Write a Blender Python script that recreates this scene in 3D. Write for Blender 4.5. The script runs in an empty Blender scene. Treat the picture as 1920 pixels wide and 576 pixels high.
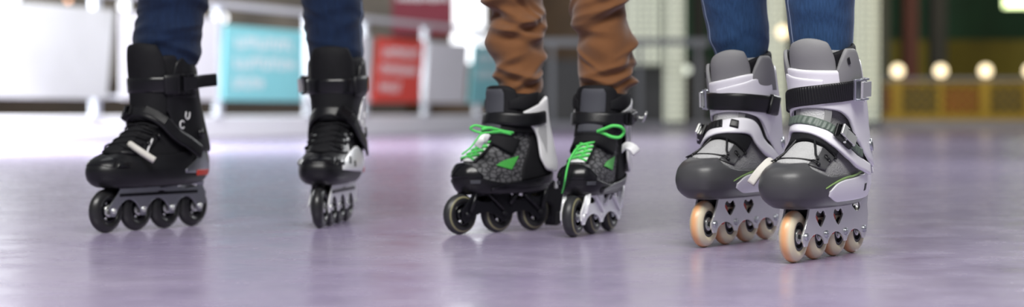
import bpy, math, random
import numpy as np
from mathutils import Vector, Matrix

C = bpy.context.scene.collection
SC = bpy.context.scene
random.seed(7)

# ------------------------------------------------------------------ camera, world, lights, exposure
F_PX, HOR, CAM_H = 3500.0, 212.0, 0.229
cam_d = bpy.data.cameras.new('camera')
cam = bpy.data.objects.new('camera', cam_d); C.objects.link(cam)
cam.location = (0, 0, CAM_H); cam.rotation_euler = (math.pi/2, 0, 0)
cam_d.sensor_width = 36.0; cam_d.lens = F_PX/1920*36
cam_d.shift_y = -(288-HOR)/1920
cam_d.dof.use_dof = True; cam_d.dof.focus_distance = 2.98; cam_d.dof.aperture_fstop = 2.75
cam_d.clip_end = 200
SC.camera = cam
SC.view_settings.view_transform = 'Standard'; SC.view_settings.look = 'None'
SC.view_settings.gamma = 1.0; SC.view_settings.use_curve_mapping = False
SC.view_settings.exposure = 0.0
SC.cycles.use_denoising = True
SC.cycles.max_bounces = 6

w = bpy.data.worlds.new('hall_ambient'); SC.world = w; w.use_nodes = True
wn = w.node_tree.nodes; wn['Background'].inputs[0].default_value = (0.95, 0.97, 1.0, 1); wn['Background'].inputs[1].default_value = 0.20

def area(name, loc, target, sx, sy, power, col=(1, 1, 1)):
    d = bpy.data.lights.new(name, 'AREA'); d.shape = 'RECTANGLE'; d.size = sx; d.size_y = sy
    d.energy = power; d.color = col
    o = bpy.data.objects.new(name, d); C.objects.link(o); o.location = loc
    o.rotation_euler = (Vector(target)-Vector(loc)).to_track_quat('-Z', 'Y').to_euler()
    return o
area('front_fill', (0.0, 0.9, 2.7), (0, 3.2, 0.1), 3.2, 1.2, 165, (1, .985, .95))  # unseen fill added low in front to brighten the skates
area('ceiling_panel_middle', (0.0, 5.5, 4.6), (0, 4.6, 0), 5.0, 1.2, 25, (.97, .98, 1))
area('side_window_light', (3.6, 8.2, 2.6), (0.0, 3.4, .2), 2.2, 1.6, 95, (.96, .98, 1))
area('left_kerb_fill', (-2.9, 11.3, 2.7), (-4.0, 13.9, .2), 1.2, 1.4, 260, (1, 1, 1))  # unseen light added on the camera side to whiten the kerb
area('left_daylight', (-6.0, 11.5, 2.8), (-3.4, 14.0, .1), 2.5, 2.0, 1500, (.97, .99, 1))
area('centre_barrier_fill', (-.2, 15.0, 2.8), (-1.4, 17.8, .4), 1.6, .8, 45, (1, 1, 1))  # unseen light added to brighten the middle of the barrier
area('warm_fence_fill', (6.6, 22.5, 2.6), (6.8, 26.5, .6), 3.0, .8, 95, (1, .86, .5))  # added warm light that lifts the yellow fence, beside the globes
area('ceiling_panel_rear', (0.5, 15.0, 5.5), (0.5, 15.0, 0), 9.0, 3.0, 210, (1, .98, .96))

# ------------------------------------------------------------------ helpers
def link(o, parent=None):
    C.objects.link(o)
    if parent is not None: o.parent = parent
    return o
def empty(name, loc=(0, 0, 0), rz=0.0):
    o = bpy.data.objects.new(name, None); C.objects.link(o); o.location = loc; o.rotation_euler = (0, 0, rz)
    o.empty_display_size = .05
    return o
def tag(o, label=None, cat=None, group=None, kind=None):
    if label: o['label'] = label
    if cat: o['category'] = cat
    if group: o['group'] = group
    if kind: o['kind'] = kind
    return o
def mk(name, V, Fc, mat, parent=None, smooth=True, recalc=False, loc=None):
    me = bpy.data.meshes.new(name)
    me.from_pydata([tuple(map(float, v)) for v in V], [], [tuple(f) for f in Fc])
    me.validate(); me.update()
    if recalc:
        import bmesh
        b = bmesh.new(); b.from_mesh(me); bmesh.ops.recalc_face_normals(b, faces=b.faces); b.to_mesh(me); b.free()
    if smooth: me.polygons.foreach_set('use_smooth', [True]*len(me.polygons))
    if isinstance(mat, (list, tuple)):
        for m in mat: me.materials.append(m)
    else: me.materials.append(mat)
    o = bpy.data.objects.new(name, me); link(o, parent)
    if loc is not None: o.location = loc
    return o
class MB:
    def __init__(s): s.V = []; s.F = []
    def add(s, V, Fc):
        b = len(s.V); s.V += [tuple(v) for v in V]; s.F += [tuple(i+b for i in f) for f in Fc]; return s
    def build(s, name, mat, parent=None, smooth=True, **k): return mk(name, s.V, s.F, mat, parent, smooth, **k)
def rbox(cx, cy, cz, sx, sy, sz, r=None, R=None):
    """box with chamfered edges (24 verts)"""
    hx, hy, hz = sx/2, sy/2, sz/2
    if r is None: r = min(sx, sy, sz)*.18
    V = []
    for ix in (-1, 1):
        for iy in (-1, 1):
            for iz in (-1, 1):
                V.append((ix*hx, iy*(hy-r), iz*(hz-r))); V.append((ix*(hx-r), iy*hy, iz*(hz-r))); V.append((ix*(hx-r), iy*(hy-r), iz*hz))
    def id(ix, iy, iz, k): return ((ix > 0)*4+(iy > 0)*2+(iz > 0))*3+k
    Fc = []
    for s in (-1, 1):
        q = [(-1, -1), (1, -1), (1, 1), (-1, 1)]
        Fc.append([id(s, a, b, 0) for a, b in (q if s > 0 else q[::-1])])
        Fc.append([id(a, s, b, 1) for a, b in (q[::-1] if s > 0 else q)])
        Fc.append([id(a, b, s, 2) for a, b in (q if s > 0 else q[::-1])])
    for a in (-1, 1):
        for b in (-1, 1):
            Fc.append([id(a, b, -1, 0), id(a, b, 1, 0), id(a, b, 1, 1), id(a, b, -1, 1)])
            Fc.append([id(a, -1, b, 0), id(a, 1, b, 0), id(a, 1, b, 2), id(a, -1, b, 2)])
            Fc.append([id(-1, a, b, 1), id(1, a, b, 1), id(1, a, b, 2), id(-1, a, b, 2)])
            for c in (-1, 1): Fc.append([id(a, b, c, 0), id(a, b, c, 1), id(a, b, c, 2)])
    V = [Vector(v) for v in V]
    if R is not None: V = [R @ v for v in V]
    return [v+Vector((cx, cy, cz)) for v in V], Fc
def box(name, c, s, mat, parent=None, r=None, R=None, smooth=False):
    V, Fc = rbox(*c, *s, r=r, R=R)
    return mk(name, V, Fc, mat, parent, smooth, recalc=True)
def cur(pts):
    """smooth monotone interpolation through (x, y) points"""
    x = np.array([p[0] for p in pts], float); y = np.array([p[1] for p in pts], float)
    if len(x) == 1: return lambda t: np.full_like(np.asarray(t, float), y[0])
    h = np.diff(x); d = np.diff(y)/h; m = np.zeros(len(x)); m[0] = d[0]; m[-1] = d[-1]
    for i in range(1, len(x)-1):
        m[i] = 0 if d[i-1]*d[i] <= 0 else 2*d[i-1]*d[i]/(d[i-1]+d[i])
    def f(t):
        t = np.clip(np.asarray(t, float), x[0], x[-1]); i = np.clip(np.searchsorted(x, t, side='right')-1, 0, len(x)-2)
        u = (t-x[i])/h[i]
        return (2*u**3-3*u*u+1)*y[i]+(u**3-2*u*u+u)*h[i]*m[i]+(-2*u**3+3*u*u)*y[i+1]+(u**3-u*u)*h[i]*m[i+1]
    return f
def fn(v):
    if callable(v): return v
    if isinstance(v, (list, tuple)): return cur(v)
    return lambda t: np.full_like(np.asarray(t, float), float(v))
def nrm(a): return a/np.maximum(np.linalg.norm(a, axis=-1, keepdims=True), 1e-9)

class Body:
    """boot surface as horizontal slices: rows z, x_front, x_back, half width, taper, exponent"""
    def __init__(s, rows, lean=0.0, side=1, sweep=.006, tilt=0.0, drop=0.0):
        s.tilt, s.drop = tilt, drop
        s.z0, s.z1 = rows[0][0], rows[-1][0]
        s.xf, s.xb, s.w, s.k, s.n = [cur([(r[0], r[i]) for r in rows]) for i in range(1, 6)]
        s.lean, s.side, s.sweep = lean, side, sweep
    def P(s, th, z):
        th = np.radians(np.asarray(th, float)); z = np.asarray(z, float); th, z = np.broadcast_arrays(th, z)
        zz = np.clip(z, s.z0, s.z1); c, q = np.cos(th), np.sin(th); n = s.n(zz)
        xf, xb = s.xf(zz), s.xb(zz); cc = np.sign(c)*np.abs(c)**(2/n); ss = np.sign(q)*np.abs(q)**(2/n)
        x = (xf+xb)/2+(xf-xb)/2*cc
        y = s.w(zz)*ss*(1+s.k(zz)*cc)+s.lean*(z-.10)
        y = y-s.side*s.sweep*np.clip((x+.06)/.1, 0, 2)**2*.5
        k = np.clip((z-.14)/.15, 0, 1); k = k*k*(3-2*k)
        return np.stack([x, y, z+(s.tilt*y-s.drop)*k], -1)
    def N(s, th, z):
        a = s.P(np.asarray(th)+1.0, z)-s.P(np.asarray(th)-1.0, z); b = s.P(th, np.asarray(z)+.0015)-s.P(th, np.asarray(z)-.0015)
        return nrm(np.cross(a, b))
    def solid(s, name, mat, parent, z0=None, z1=None, nz=70, nt=96, bottom=True, top=True, off=0):
        z0 = s.z0 if z0 is None else z0; z1 = s.z1 if z1 is None else z1
        th = np.linspace(0, 360, nt, endpoint=False); zs = np.linspace(z0, z1, nz)
        T, Z = np.meshgrid(th, zs); G = s.P(T, Z)
        if off: G = G+s.N(T, Z)*off
        V = list(G.reshape(-1, 3)); Fc = []
        for i in range(nz-1):
            for j in range(nt):
                a = i*nt+j; b = i*nt+(j+1) % nt; Fc.append((a, b, b+nt, a+nt))
        def cap(row, dz, flip):
            cc = G[row].mean(0); base = len(V)
            R1 = cc+(G[row]-cc)*.93; R1[:, 2] += dz
            V.extend(R1); V.append(cc+np.array([0, 0, dz]))
            o = row % nz*nt if row >= 0 else (nz-1)*nt
            for j in range(nt):
                k = (j+1) % nt; q = (o+j, o+k, base+k, base+j); t = (base+j, base+k, base+nt)
                Fc.append(q if not flip else q[::-1]); Fc.append(t if not flip else t[::-1])
        if top: cap(-1, .002, False)
        if bottom: cap(0, -.003, True)
        return mk(name, V, Fc, mat, parent)
def grid_shell(Pt, Nn, off, thick, closed_u):
    """Pt, Nn: (nv, nu, 3); thick may be an array (nv, nu)"""
    nv, nu = Pt.shape[:2]
    inner = Pt+Nn*off
    outer = Pt+Nn*(off+np.asarray(thick))[..., None] if np.ndim(thick) else Pt+Nn*(off+thick)
    V = np.concatenate([inner.reshape(-1, 3), outer.reshape(-1, 3)]); n = nv*nu; Fc = []
    J = nu if closed_u else nu-1
    for i in range(nv-1):
        for j in range(J):
            a = i*nu+j; b = i*nu+(j+1) % nu; c, d = b+nu, a+nu
            Fc.append((n+a, n+b, n+c, n+d)); Fc.append((d, c, b, a))
    for j in range(J):
        a, b = j, (j+1) % nu; Fc.append((a, b, n+b, n+a))
        a, b = (nv-1)*nu+j, (nv-1)*nu+(j+1) % nu; Fc.append((b, a, n+a, n+b))
    if not closed_u:
        for i in range(nv-1):
            a, d = i*nu, (i+1)*nu; Fc.append((d, a, n+a, n+d))
            a, d = i*nu+nu-1, (i+1)*nu+nu-1; Fc.append((a, d, n+d, n+a))
    return V, Fc
def patch(name, body, t0, t1, lo, hi, off, thick, mat, parent, nu=72, nv=14, bulge=0.0, s=1):
    """shell following the boot between heights lo(theta) and hi(theta); s mirrors theta to the outer side"""
    closed = abs(t1-t0) >= 359.9
    e = np.array([0, .012, .04]); vv = np.concatenate([e, np.linspace(.1, .9, nv-6), 1-e[::-1]])
    uu = np.linspace(0, 1, nu, endpoint=not closed) if closed else np.concatenate([[0, .01, .03], np.linspace(.06, .94, nu-6), [.97, .99, 1]])
    th = t0+(t1-t0)*uu; L, H = fn(lo)(th), fn(hi)(th)
    Z = L[None, :]+(H-L)[None, :]*vv[:, None]; T = np.repeat(th[None, :]*s, len(vv), 0)
    Pt = body.P(T, Z); Nn = body.N(T, Z)
    ev = np.interp(np.minimum(vv, 1-vv), [0, .012, .04], [.35, .8, 1])[:, None]
    eu = np.ones(len(uu))[None, :] if closed else np.interp(np.minimum(uu, 1-uu), [0, .01, .03], [.35, .8, 1])[None, :]
    tk = thick*ev*eu+bulge*(np.sin(np.pi*vv)**.6)[:, None]*(np.sin(np.pi*np.clip(uu, 0, 1))**.6 if not closed else 1)
    V, Fc = grid_shell(Pt, Nn, off, tk, closed)
    if s < 0: Fc = [f[::-1] for f in Fc]
    return mk(name, V, Fc, mat, parent)
def ribbon(Cc, Nn, hw, off, thick, rib=None):
    """flat bar along the points Cc with surface normals Nn"""
    Cc = np.asarray(Cc, float); Nn = nrm(np.asarray(Nn, float)); T = nrm(np.gradient(Cc, axis=0)); B = nrm(np.cross(Nn, T))
    n = len(Cc); hw = np.broadcast_to(np.asarray(hw, float), (n,)); V = []; Fc = []
    prof = [(-1, -.25), (-1, .55), (-.86, .95), (-.5, 1), (.5, 1), (.86, .95), (1, .55), (1, -.25)]
    for i in range(n):
        k = 1.0 if rib is None else (1.0 if (i // 2) % 2 == 0 else rib)
        for a, b in prof: V.append(Cc[i]+B[i]*hw[i]*a+Nn[i]*(off+thick*b*(k if b > .9 else 1)))
    m = len(prof)
    for i in range(n-1):
        for j in range(m):
            a = i*m+j; b = i*m+(j+1) % m; Fc.append((a, a+m, b+m, b))
    Fc.append(tuple(range(m))); Fc.append(tuple(range((n-1)*m, n*m))[::-1])
    return V, Fc
def resample(pts, n):
    pts = np.asarray(pts, float); t = np.r_[0, np.cumsum(np.linalg.norm(np.diff(pts, axis=0), axis=1)+1e-6)]; t /= t[-1]
    u = np.linspace(0, 1, n)
    return np.stack([cr(t, pts[:, i], u) for i in range(pts.shape[1])], -1)
def cr(t, y, u):
    m = np.gradient(y, t) if len(t) > 2 else np.full(len(t), (y[-1]-y[0])/(t[-1]-t[0]))
    i = np.clip(np.searchsorted(t, u, side='right')-1, 0, len(t)-2); h = t[i+1]-t[i]; x = (u-t[i])/h
    return (2*x**3-3*x*x+1)*y[i]+(x**3-2*x*x+x)*h*m[i]+(-2*x**3+3*x*x)*y[i+1]+(x**3-x*x)*h*m[i+1]
def spath(body, pts, n, s=1):
    """(theta, z) control points -> points and normals on the boot"""
    p = np.array(pts, float); k = np.linspace(0, 1, len(p)); u = np.linspace(0, 1, n)
    th = cr(k, p[:, 0], u)*s; z = cr(k, p[:, 1], u)
    return body.P(th, z), body.N(th, z)
def band(name, body, pts, hw, off, thick, mat, parent, n=60, rib=None, s=1):
    Cc, Nn = spath(body, pts, n, s)
    V, Fc = ribbon(Cc, Nn, fn(hw)(np.linspace(0, 1, n)) if callable(hw) or isinstance(hw, list) else hw, off, thick, rib)
    return mk(name, V, Fc, mat, parent, recalc=True)
def tube_vf(pts, r, n=10, closed=False):
    pts = np.asarray(pts, float); m = len(pts)
    T = nrm(np.gradient(pts, axis=0) if not closed else np.roll(pts, -1, 0)-np.roll(pts, 1, 0)); r = np.broadcast_to(np.asarray(r, float), (m,))
    up = np.array([0, 0, 1.0]) if abs(T[0][2]) < .9 else np.array([1.0, 0, 0]); A = np.cross(T[0], up); A /= np.linalg.norm(A); V = []; Fc = []
    for i in range(m):
        A = A-T[i]*A.dot(T[i]); A /= np.linalg.norm(A); B = np.cross(T[i], A)
        for j in range(n):
            a = 2*math.pi*j/n; V.append(pts[i]+(A*math.cos(a)+B*math.sin(a))*r[i])
    for i in range(m if closed else m-1):
        for j in range(n): Fc.append((i*n+j, i*n+(j+1) % n, ((i+1) % m)*n+(j+1) % n, ((i+1) % m)*n+j))
    if not closed: Fc.append(tuple(range(n))[::-1]); Fc.append(tuple(range((m-1)*n, m*n)))
    return V, Fc
def tube(name, pts, r, mat, parent=None, n=10, res=None, closed=False):
    if res: pts = resample(pts, res)
    V, Fc = tube_vf(pts, r, n, closed); return mk(name, V, Fc, mat, parent, recalc=True)
def lathe_y(prof, n=48):
    """profile (radius, y) revolved about the local y axis"""
    V = []; Fc = []; m = len(prof)
    for j in range(n):
        a = 2*math.pi*j/n
        for r, y in prof: V.append((r*math.cos(a), y, r*math.sin(a)))
    for j in range(n):
        for i in range(m-1): Fc.append((j*m+i, ((j+1) % n)*m+i, ((j+1) % n)*m+i+1, j*m+i+1))
    return V, Fc
def loop(pts, n=90):
    """closed smooth outline through points"""
    p = np.array(pts, float); m = len(p); out = []
    for i in range(n):
        t = i/n*m; k = int(t); u = t-k; a, b, c, d = p[(k-1) % m], p[k % m], p[(k+1) % m], p[(k+2) % m]
        out.append(.5*((2*b)+(-a+c)*u+(2*a-5*b+4*c-d)*u*u+(-a+3*b-3*c+d)*u**3))
    return [tuple(q) for q in out]
def plate(name, loops, y, thick, bev, mat, parent):
    """flat sheet in the local x-z plane, with holes, standing at local y"""
    cu = bpy.data.curves.new('tmp', 'CURVE'); cu.dimensions = '2D'; cu.fill_mode = 'BOTH'; cu.extrude = max(thick/2-bev, 1e-4); cu.bevel_depth = bev; cu.bevel_resolution = 1
    for L in loops:
        sp = cu.splines.new('POLY'); sp.points.add(len(L)-1); sp.use_cyclic_u = True
        for i, (a, b) in enumerate(L): sp.points[i].co = (a, b, 0, 1)
    o = bpy.data.objects.new('tmp', cu); me = bpy.data.meshes.new_from_object(o)
    V = [(v.co.x, y+v.co.z, v.co.y) for v in me.vertices]; Fc = [tuple(p.vertices)[::-1] for p in me.polygons]
    bpy.data.objects.remove(o); bpy.data.curves.remove(cu); bpy.data.meshes.remove(me)
    return mk(name, V, Fc, mat, parent, smooth=False, recalc=False)

# ------------------------------------------------------------------ materials
def mat(name, col, rough=.5, metal=0.0, noise=0.0, nscale=30.0, bump=0.0, bscale=200.0, spec=.5, emit=None, es=0.0, coat=0.0, btype='NOISE', sheen=0.0, trans=0.0, stretch=None):
    m = bpy.data.materials.new(name); m.use_nodes = True; nt = m.node_tree; N = nt.nodes; L = nt.links; b = N['Principled BSDF']
    b.inputs['Roughness'].default_value = rough; b.inputs['Metallic'].default_value = metal; b.inputs['Specular IOR Level'].default_value = spec
    b.inputs['Coat Weight'].default_value = coat; b.inputs['Sheen Weight'].default_value = sheen; b.inputs['Transmission Weight'].default_value = trans
    tc = N.new('ShaderNodeTexCoord'); mp = N.new('ShaderNodeMapping'); L.new(tc.outputs['Object'], mp.inputs[0])
    if stretch: mp.inputs['Scale'].default_value = stretch
    nz = N.new('ShaderNodeTexNoise'); nz.inputs['Scale'].default_value = nscale; nz.inputs['Detail'].default_value = 4; L.new(mp.outputs[0], nz.inputs['Vector'])
    mx = N.new('ShaderNodeMix'); mx.data_type = 'RGBA'; c1 = [max(0, c*(1-noise)) for c in col]; c2 = [min(1, c*(1+noise)) for c in col]
    mx.inputs[6].default_value = (*c1, 1); mx.inputs[7].default_value = (*c2, 1); L.new(nz.outputs[0], mx.inputs[0]); L.new(mx.outputs[2], b.inputs['Base Color'])
    if bump:
        bp = N.new('ShaderNodeBump'); bp.inputs['Strength'].default_value = bump; bp.inputs['Distance'].default_value = .001
        if btype == 'NOISE': t = N.new('ShaderNodeTexNoise'); t.inputs['Scale'].default_value = bscale; o = t.outputs[0]
        elif btype == 'VORO': t = N.new('ShaderNodeTexVoronoi'); t.inputs['Scale'].default_value = bscale; o = t.outputs['Distance']
        else: t = N.new('ShaderNodeTexWave'); t.inputs['Scale'].default_value = bscale; o = t.outputs[1]
        L.new(mp.outputs[0], t.inputs['Vector']); L.new(o, bp.inputs['Height']); L.new(bp.outputs[0], b.inputs['Normal'])
    if emit: b.inputs['Emission Color'].default_value = (*emit, 1); b.inputs['Emission Strength'].default_value = es
    return m
def wheel_mat(name, side, tread, r0, r1, rough=.3, inner=None):
    """urethane: side colour near the hub, tread colour out at the rim (radius in the wheel's own space)"""
    m = bpy.data.materials.new(name); m.use_nodes = True; N = m.node_tree.nodes; L = m.node_tree.links; b = N['Principled BSDF']
    b.inputs['Roughness'].default_value = rough; b.inputs['Subsurface Weight'].default_value = .15; b.inputs['Subsurface Radius'].default_value = (.004, .002, .001)
    tc = N.new('ShaderNodeTexCoord'); sx = N.new('ShaderNodeSeparateXYZ'); L.new(tc.outputs['Object'], sx.inputs[0])
    cb = N.new('ShaderNodeCombineXYZ'); L.new(sx.outputs[0], cb.inputs[0]); L.new(sx.outputs[2], cb.inputs[2])
    ln = N.new('ShaderNodeVectorMath'); ln.operation = 'LENGTH'; L.new(cb.outputs[0], ln.inputs[0])
    mr = N.new('ShaderNodeMapRange'); mr.inputs[1].default_value = r0; mr.inputs[2].default_value = r1; L.new(ln.outputs['Value'], mr.inputs[0])
    mx = N.new('ShaderNodeMix'); mx.data_type = 'RGBA'; mx.inputs[6].default_value = (*side, 1); mx.inputs[7].default_value = (*tread, 1)
    L.new(mr.outputs[0], mx.inputs[0]); out = mx.outputs[2]
    if inner:
        m2 = N.new('ShaderNodeMapRange'); m2.inputs[1].default_value = inner[1]-.0006; m2.inputs[2].default_value = inner[1]+.0006; L.new(ln.outputs['Value'], m2.inputs[0])
        mi = N.new('ShaderNodeMix'); mi.data_type = 'RGBA'; mi.inputs[6].default_value = (*inner[0], 1); L.new(out, mi.inputs[7]); L.new(m2.outputs[0], mi.inputs[0]); out = mi.outputs[2]
    L.new(out, b.inputs['Base Color'])
    return m
M = {}
M['chrome'] = mat('polished_aluminium', (.74, .75, .74), .22, .75, .05, 60)
M['satin'] = mat('satin_aluminium', (.56, .58, .62), .30, 1.0, .08, 60)
M['bright_lit_metal'] = mat('bright_metal_sidelit', (.92, .93, .95), .28, .35, .04, 60)  # side light put into the metal's colour; also serves bright trim
M['black'] = mat('black_plastic', (.008, .008, .010), .36, 0, .3, 20, .15, 300, spec=.4)
M['black_gloss'] = mat('glossy_black_plastic', (.006, .006, .008), .22, 0, .2, 20)
M['black_matt'] = mat('black_padding', (.007, .007, .009), .75, 0, .4, 60, .4, 500, spec=.25)
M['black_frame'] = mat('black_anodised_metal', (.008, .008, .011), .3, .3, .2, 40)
M['rubber'] = mat('black_rubber', (.016, .016, .018), .5, 0, .2, 20, spec=.4)
M['dark_grey'] = mat('dark_grey_plastic', (.060, .060, .064), .38, 0, .12, 25, .1, 400)
M['mid_grey'] = mat('grey_padding', (.235, .235, .24), .6, 0, .06, 12, .12, 500, spec=.3)
M['grey_dark_pad'] = mat('charcoal_padding', (.06, .062, .075), .7, 0, .1, 30, .15, 600, spec=.3)
M['grey_mesh'] = mat('grey_mesh_textile', (.27, .27, .275), .8, 0, .1, 80, 1.0, 420, spec=.2, btype='VORO')
M['light_mesh'] = mat('light_grey_mesh_textile', (.46, .46, .47), .8, 0, .1, 80, 1.0, 360, spec=.2, btype='VORO')
M['white'] = mat('white_lavender_plastic', (.84, .83, .88), .33, 0, .03, 15)
M['white_plain'] = mat('white_plastic', (.84, .84, .86), .35, 0, .03, 15)
M['strap_green'] = mat('grey_green_ratchet_strap', (.10, .13, .11), .45, 0, .1, 40)
M['light_grey'] = mat('light_grey_plastic', (.48, .48, .50), .4, 0, .05, 40)
M['beige'] = mat('beige_webbing', (.60, .58, .54), .75, 0, .08, 90, .3, 700)
M['lime'] = mat('lime_green_plastic', (.30, .48, .16), .4, 0, .1, 30)
M['green'] = mat('green_lace', (.10, .66, .13), .6, 0, .1, 200, .3, 900)
M['green_print'] = mat('green_print', (.07, .42, .07), .55, 0, .15, 200)
M['red'] = mat('red_plastic', (.58, .04, .02), .35, 0, .1, 40)
M['white_mark'] = mat('white_print', (.70, .70, .72), .5)
M['marble'] = None
def pattern_mat(name, a, b_, scale, rough=.7, stretch=(1, 1, 1), lo=.42, hi=.56):
    m = mat(name, a, rough); N = m.node_tree.nodes; L = m.node_tree.links; b = N['Principled BSDF']
    tc = N.new('ShaderNodeTexCoord'); mp = N.new('ShaderNodeMapping'); mp.inputs['Scale'].default_value = stretch; L.new(tc.outputs['Object'], mp.inputs[0])
    v = N.new('ShaderNodeTexVoronoi'); v.feature = 'DISTANCE_TO_EDGE'; v.inputs['Scale'].default_value = scale; L.new(mp.outputs[0], v.inputs['Vector'])
    r = N.new('ShaderNodeMapRange'); r.inputs[1].default_value = lo; r.inputs[2].default_value = hi; L.new(v.outputs[0], r.inputs[0])
    mx = N.new('ShaderNodeMix'); mx.data_type = 'RGBA'; mx.inputs[6].default_value = (*b_, 1); mx.inputs[7].default_value = (*a, 1)
    L.new(r.outputs[0], mx.inputs[0]); L.new(mx.outputs[2], b.inputs['Base Color']); return m
M['scales'] = pattern_mat('grey_scale_pattern_textile', (.11, .11, .118), (.012, .012, .015), 75, .65, (1, 1, 1.6), .03, .16)
M['urethane'] = wheel_mat('amber_urethane', (.74, .66, .48), (.80, .40, .18), .0362, .0400)
M['urethane_black'] = wheel_mat('black_urethane', (.012, .012, .013), (.022, .022, .024), .025, .04, .28)
M['urethane_kid'] = wheel_mat('black_and_cream_urethane', (.24, .225, .13), (.028, .029, .032), .0332, .0342, .4, ((.016, .016, .018), .0310))

# ------------------------------------------------------------------ the floor and hall
def floor_mat():
    m = bpy.data.materials.new('lavender_rink_floor'); m.use_nodes = True; N = m.node_tree.nodes; L = m.node_tree.links; b = N['Principled BSDF']
    tc = N.new('ShaderNodeTexCoord')
    def noise(sc, det=4, st=(1, 1, 1)):
        mp = N.new('ShaderNodeMapping'); mp.inputs['Scale'].default_value = st; L.new(tc.outputs['Object'], mp.inputs[0])
        t = N.new('ShaderNodeTexNoise'); t.inputs['Scale'].default_value = sc; t.inputs['Detail'].default_value = det; L.new(mp.outputs[0], t.inputs['Vector']); return t.outputs[0]
    def mixc(f, a, c):
        mx = N.new('ShaderNodeMix'); mx.data_type = 'RGBA'; L.new(f, mx.inputs[0])
        for i, v in ((6, a), (7, c)):
            if isinstance(v, tuple): mx.inputs[i].default_value = (*v, 1)
            else: L.new(v, mx.inputs[i])
        return mx.outputs[2]
    def rng(f, a, c, lo=0., hi=1.):
        r = N.new('ShaderNodeMapRange'); r.inputs[1].default_value = a; r.inputs[2].default_value = c; r.inputs[3].default_value = lo; r.inputs[4].default_value = hi; L.new(f, r.inputs[0]); return r.outputs[0]
    base = mixc(rng(noise(2.2, 5), .35, .65), (.290, .240, .385), (.345, .295, .430))
    base = mixc(rng(noise(40, 6), .35, .75, 0, .35), base, (.43, .39, .50))
    # thin pale scuffs
    wv = N.new('ShaderNodeTexVoronoi'); wv.feature = 'DISTANCE_TO_EDGE'; wv.inputs['Scale'].default_value = 5
    mp = N.new('ShaderNodeMapping'); mp.inputs['Scale'].default_value = (1, .8, 1)
    ds = N.new('ShaderNodeTexNoise'); ds.inputs['Scale'].default_value = 3; L.new(tc.outputs['Object'], ds.inputs['Vector'])
    ad = N.new('ShaderNodeVectorMath'); ad.operation = 'ADD'; L.new(tc.outputs['Object'], ad.inputs[0]); L.new(ds.outputs['Color'], ad.inputs[1]); L.new(ad.outputs[0], mp.inputs[0]); L.new(mp.outputs[0], wv.inputs['Vector'])
    line = rng(wv.outputs[0], .0, .006, 1, 0); msk = rng(noise(6, 2), .5, .62, 0, .35)
    ml = N.new('ShaderNodeMath'); ml.operation = 'MULTIPLY'; L.new(line, ml.inputs[0]); L.new(msk, ml.inputs[1])
    base = mixc(ml.outputs[0], base, (.46, .42, .54))
    L.new(base, b.inputs['Base Color'])
    L.new(rng(noise(9, 5), .3, .7, .20, .30), b.inputs['Roughness'])
    b.inputs['Specular IOR Level'].default_value = .5
    bp = N.new('ShaderNodeBump'); bp.inputs['Strength'].default_value = .12; bp.inputs['Distance'].default_value = .0004
    L.new(noise(160, 3), bp.inputs['Height']); L.new(bp.outputs[0], b.inputs['Normal'])
    return m
tag(box('floor', (0, 18, -.05), (40, 46, .1), floor_mat(), r=.001), kind='structure')

M['wall_dark'] = mat('dark_hall_wall', (.012, .014, .012), .8, 0, .4, .8)
M['yellow_wall'] = mat('ochre_wall', (.15, .12, .005), .7, 0, .6, 1.0)
M['kerb_white'] = mat('white_kerb', (.86, .87, .90), .5, 0, .02, 3)
M['kerb_grey'] = mat('grey_kerb', (.15, .15, .18), .5, 0, .15, 2)
def px(x, y, Y): return Vector(((x-960)/F_PX*Y, Y, CAM_H-(y-HOR)/F_PX*Y))
tag(box('wall_back', (2, 38, 3.4), (40, .3, 7), M['wall_dark'], r=.001), kind='structure')

# ---- barrier line on the left, running away from the camera
A0 = Vector((-3.66, 13.35, 0)); AD = Vector((3.3, 7.75, 0)); ADn = AD.normalized(); AN = Vector((ADn.y, -ADn.x, 0))
Rb = Matrix.Rotation(math.atan2(ADn.y, ADn.x), 3, 'Z')
def bpt(t, z, off=0.0): return A0+AD*t+AN*off+Vector((0, 0, z))
def t_at(xp):
    r = (xp-960)/F_PX; return (r*A0.y-A0.x)/(AD.x-r*AD.y)
def bbox(name, t0, t1, z0, z1, th, mt, parent=None, off=0.0, slant=0.0, r=.004):
    """slab standing on the barrier line between t0 and t1; slant shifts the upper edge along the line"""
    c = bpt((t0+t1)/2, (z0+z1)/2, off); V, Fc = rbox(0, 0, 0, (t1-t0)*AD.length, th, z1-z0, r=r)
    out = []
    for v in V:
        v = Vector(v); v.x += slant*v.z/(z1-z0); out.append(Rb @ v+c)
    return mk(name, out, Fc, mt, parent, False, recalc=True)
tag(bbox('trim_1', -.75, 1.22, 0, .205, .30, M['kerb_white'], off=-.16, r=.015), kind='structure')
M['rail'] = mat('white_metal_rail', (.66, .68, .72), .35, .2, .03, 5)
M['post'] = mat('grey_metal_post', (.50, .53, .58), .4, .3, .05, 5)
M['rail_grey'] = mat('dull_grey_rail', (.12, .125, .14), .45, .2, .05, 5)
fb = empty('barrier_fence', bpt(0, .205)); tag(fb, 'long white metal railing standing on the white kerb behind the skaters', 'fence')
def localize(o, root):
    """give a world-space mesh to a thing at its own base"""
    o.data.transform(Matrix.Translation(-root.location)); o.parent = root; return o
localize(bbox('top_rail', -.7, 1.2, 1.14, 1.19, .05, M['rail']), fb)
localize(bbox('lower_rail', -.7, 1.2, .345, .37, .03, M['rail'], off=-.03), fb)
for t in (-.62, -.35, -.09, .135, .345, .53, .665, .83, .99, 1.17):
    localize(bbox('post', t-.0045, t+.0045, .205, 1.14, .06, M['post']), fb)
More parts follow.
